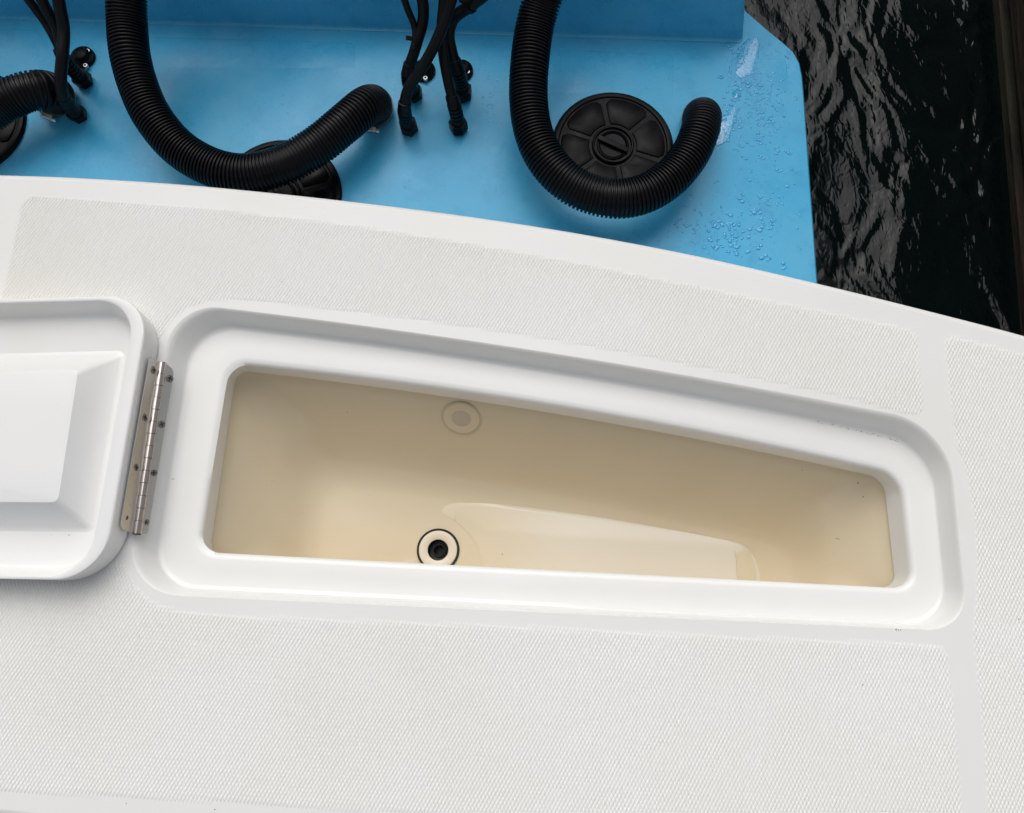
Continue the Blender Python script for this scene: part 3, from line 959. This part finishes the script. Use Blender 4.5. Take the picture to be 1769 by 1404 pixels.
# ------------------------------------------------------------------ small details: water on the blue bracket, wet smear with painted reflection in the box
def dome(mb, c, rx, ry, h, rot, segs=10, nrm=EZ, X=EX, Y=EY):
    rings = []
    ca, sa = math.cos(rot), math.sin(rot)
    for k, (q, z) in enumerate(((1.0, 0), (0.92, 0.45), (0.68, 0.82), (0.3, 1.0))):
        r = []
        for i in range(segs):
            a = 2*math.pi*i/segs
            x, y = rx*q*math.cos(a), ry*q*math.sin(a)
            r.append(c + X*(x*ca - y*sa) + Y*(x*sa + y*ca) + nrm*(h*z))
        rings.append(r)
    mb.add(*loft(rings, False, True))
mb = MB()
def gauss(cx, cy, sx, sy, n, r0, r1):
    for _ in range(n):
        px, py = random.gauss(cx, sx), random.gauss(cy, sy)
        xr = 1383 + (py - 110) * 0.085
        if px > xr or py < 75: continue
        c = U(px, py, ZP)
        r = random.uniform(r0, r1)
        k = random.choice((1, 1, 2, 3))
        for j in range(k):
            cc = c + Vector((random.uniform(-1, 1), random.uniform(-1, 1), 0)) * r * 1.3 * j
            dome(mb, cc, r*random.uniform(.7, 1.2), r*random.uniform(.7, 1.3), r*random.uniform(.25, .45), random.uniform(0, 3))
gauss(1262, 408, 38, 28, 95, 0.0014, 0.0042)
gauss(1330, 380, 28, 35, 30, 0.0010, 0.0028)
gauss(1318, 180, 26, 70, 240, 0.0010, 0.0030)
gauss(1280, 120, 18, 30, 80, 0.0012, 0.0034)
gauss(1258, 215, 12, 18, 50, 0.0012, 0.0034)
gauss(842, 150, 10, 35, 40, 0.0010, 0.0026)
gauss(780, 300, 250, 60, 60, 0.0006, 0.0012)
gauss(1200, 400, 60, 35, 60, 0.0008, 0.0024)
gauss(1330, 260, 30, 90, 120, 0.0006, 0.0018)
gauss(1040, 420, 110, 25, 50, 0.0006, 0.0016)
gauss(470, 190, 40, 40, 25, 0.0006, 0.0014)
o = mb.build("water_drops", [BLUEDROP])
tag(o, "water beads scattered over the right corner of the blue bracket", "water drops", kind="stuff")

def wet_patch(pts, z, h, m, label, name="wet_patch"):
    P = catmull([Vector((x, y, 0)) for x, y in pts] + [Vector((pts[0][0], pts[0][1], 0))], 10)[:-1]
    ring = []
    for i, p in enumerate(P):
        jt = 1.6 if name == 'wet_patch' else 0.3
        ring.append(U(p.x + random.uniform(-jt, jt), p.y + random.uniform(-jt, jt), z))
    cen = sum(ring, Vector()) / len(ring)
    def shr(k, zz): return [Vector((cen.x + (p.x-cen.x)*k, cen.y + (p.y-cen.y)*k, zz)) for p in ring]
    v, f = loft([shr(1, z + 0.0002), shr(0.985, z + h*0.7), shr(0.95, z + h)], False, True)
    o = mesh_obj(name, v, f, m, None, True, 60)
    return tag(o, label, "puddle")
wet_patch([(1274, 84), (1300, 64), (1312, 78), (1302, 120), (1286, 134), (1272, 126)], ZP, 0.0009, BLUEWET, "small wet patch just below the corner of the blue riser")
wet_patch([(1265, 160), (1276, 154), (1279, 166), (1268, 172)], ZP, 0.0009, BLUEWET, "tiny round wet spot right of the hose end nearest the water")
wet_patch([(1254, 190), (1272, 182), (1274, 200), (1264, 226), (1254, 246), (1236, 248), (1246, 214)], ZP, 0.0009, BLUEWET, "long wet patch touching the right side of the hose end nearest the water")

wet_patch([(1268, 950), (1290, 946), (1300, 966), (1306, 1000), (1290, 1012), (1274, 1000), (1272, 970)], ZF + 0.0036, 0.0006, mat("wet_cream_reflection", (0.70, 0.61, 0.43), 0.08, 0, 0.5), "small smear of water with a darker reflection painted in, at the right end of the fish box floor", "wet_reflection_smear")  # cream darker than the step: a reflection on the wet floor, put into the colour

# dirt specks lying on the white mouldings and in the box
mb = MB()
for px, py, z in ((868, 957, ZF + 0.004), (1552, 1088, 0.0002), (1556, 1088, 0.0002), (1548, 1087.5, 0.0002), (218, 1388, 0.0002), (371, 1398, 0.0002), (1490, 1183, 0.0014), (1760, 1069, 0.0014), (299, 827, 0.0335)):
    c = U(px, py, z)
    dome(mb, c, random.uniform(.0006, .0011), random.uniform(.0005, .0008), 0.0004, random.uniform(0, 3), 7)
for px, py in ((1449, 931), (1482, 834), (1491, 858), (1445, 930), (600, 712), (1386, 812)):
    c, nn = hit(px, py)
    e1 = nn.orthogonal().normalized()
    dome(mb, c + nn*0.0002, random.uniform(.0007, .0012), .0008, 0.0004, 0, 7, nn, e1, nn.cross(e1))
for k in range(60):
    u = random.random()
    if random.random() < 0.5: px, py = 1440 + u*150, 1075 + u*6 + random.gauss(0, 1.2)
    else: px, py = 1380 + u*180, 720 + u*43 + random.gauss(0, 1.2)
    dome(mb, U(px, py, -0.0352), random.uniform(.0004, .0010), random.uniform(.0003, .0006), 0.0003, random.uniform(0, 3), 6)
o = mb.build("dirt_specks", [mat("grey_brown_grime", (0.10, 0.085, 0.06), 0.8)])
tag(o, "tiny dark dirt specks scattered over the white deck and in the fish box", "dirt", kind="stuff")
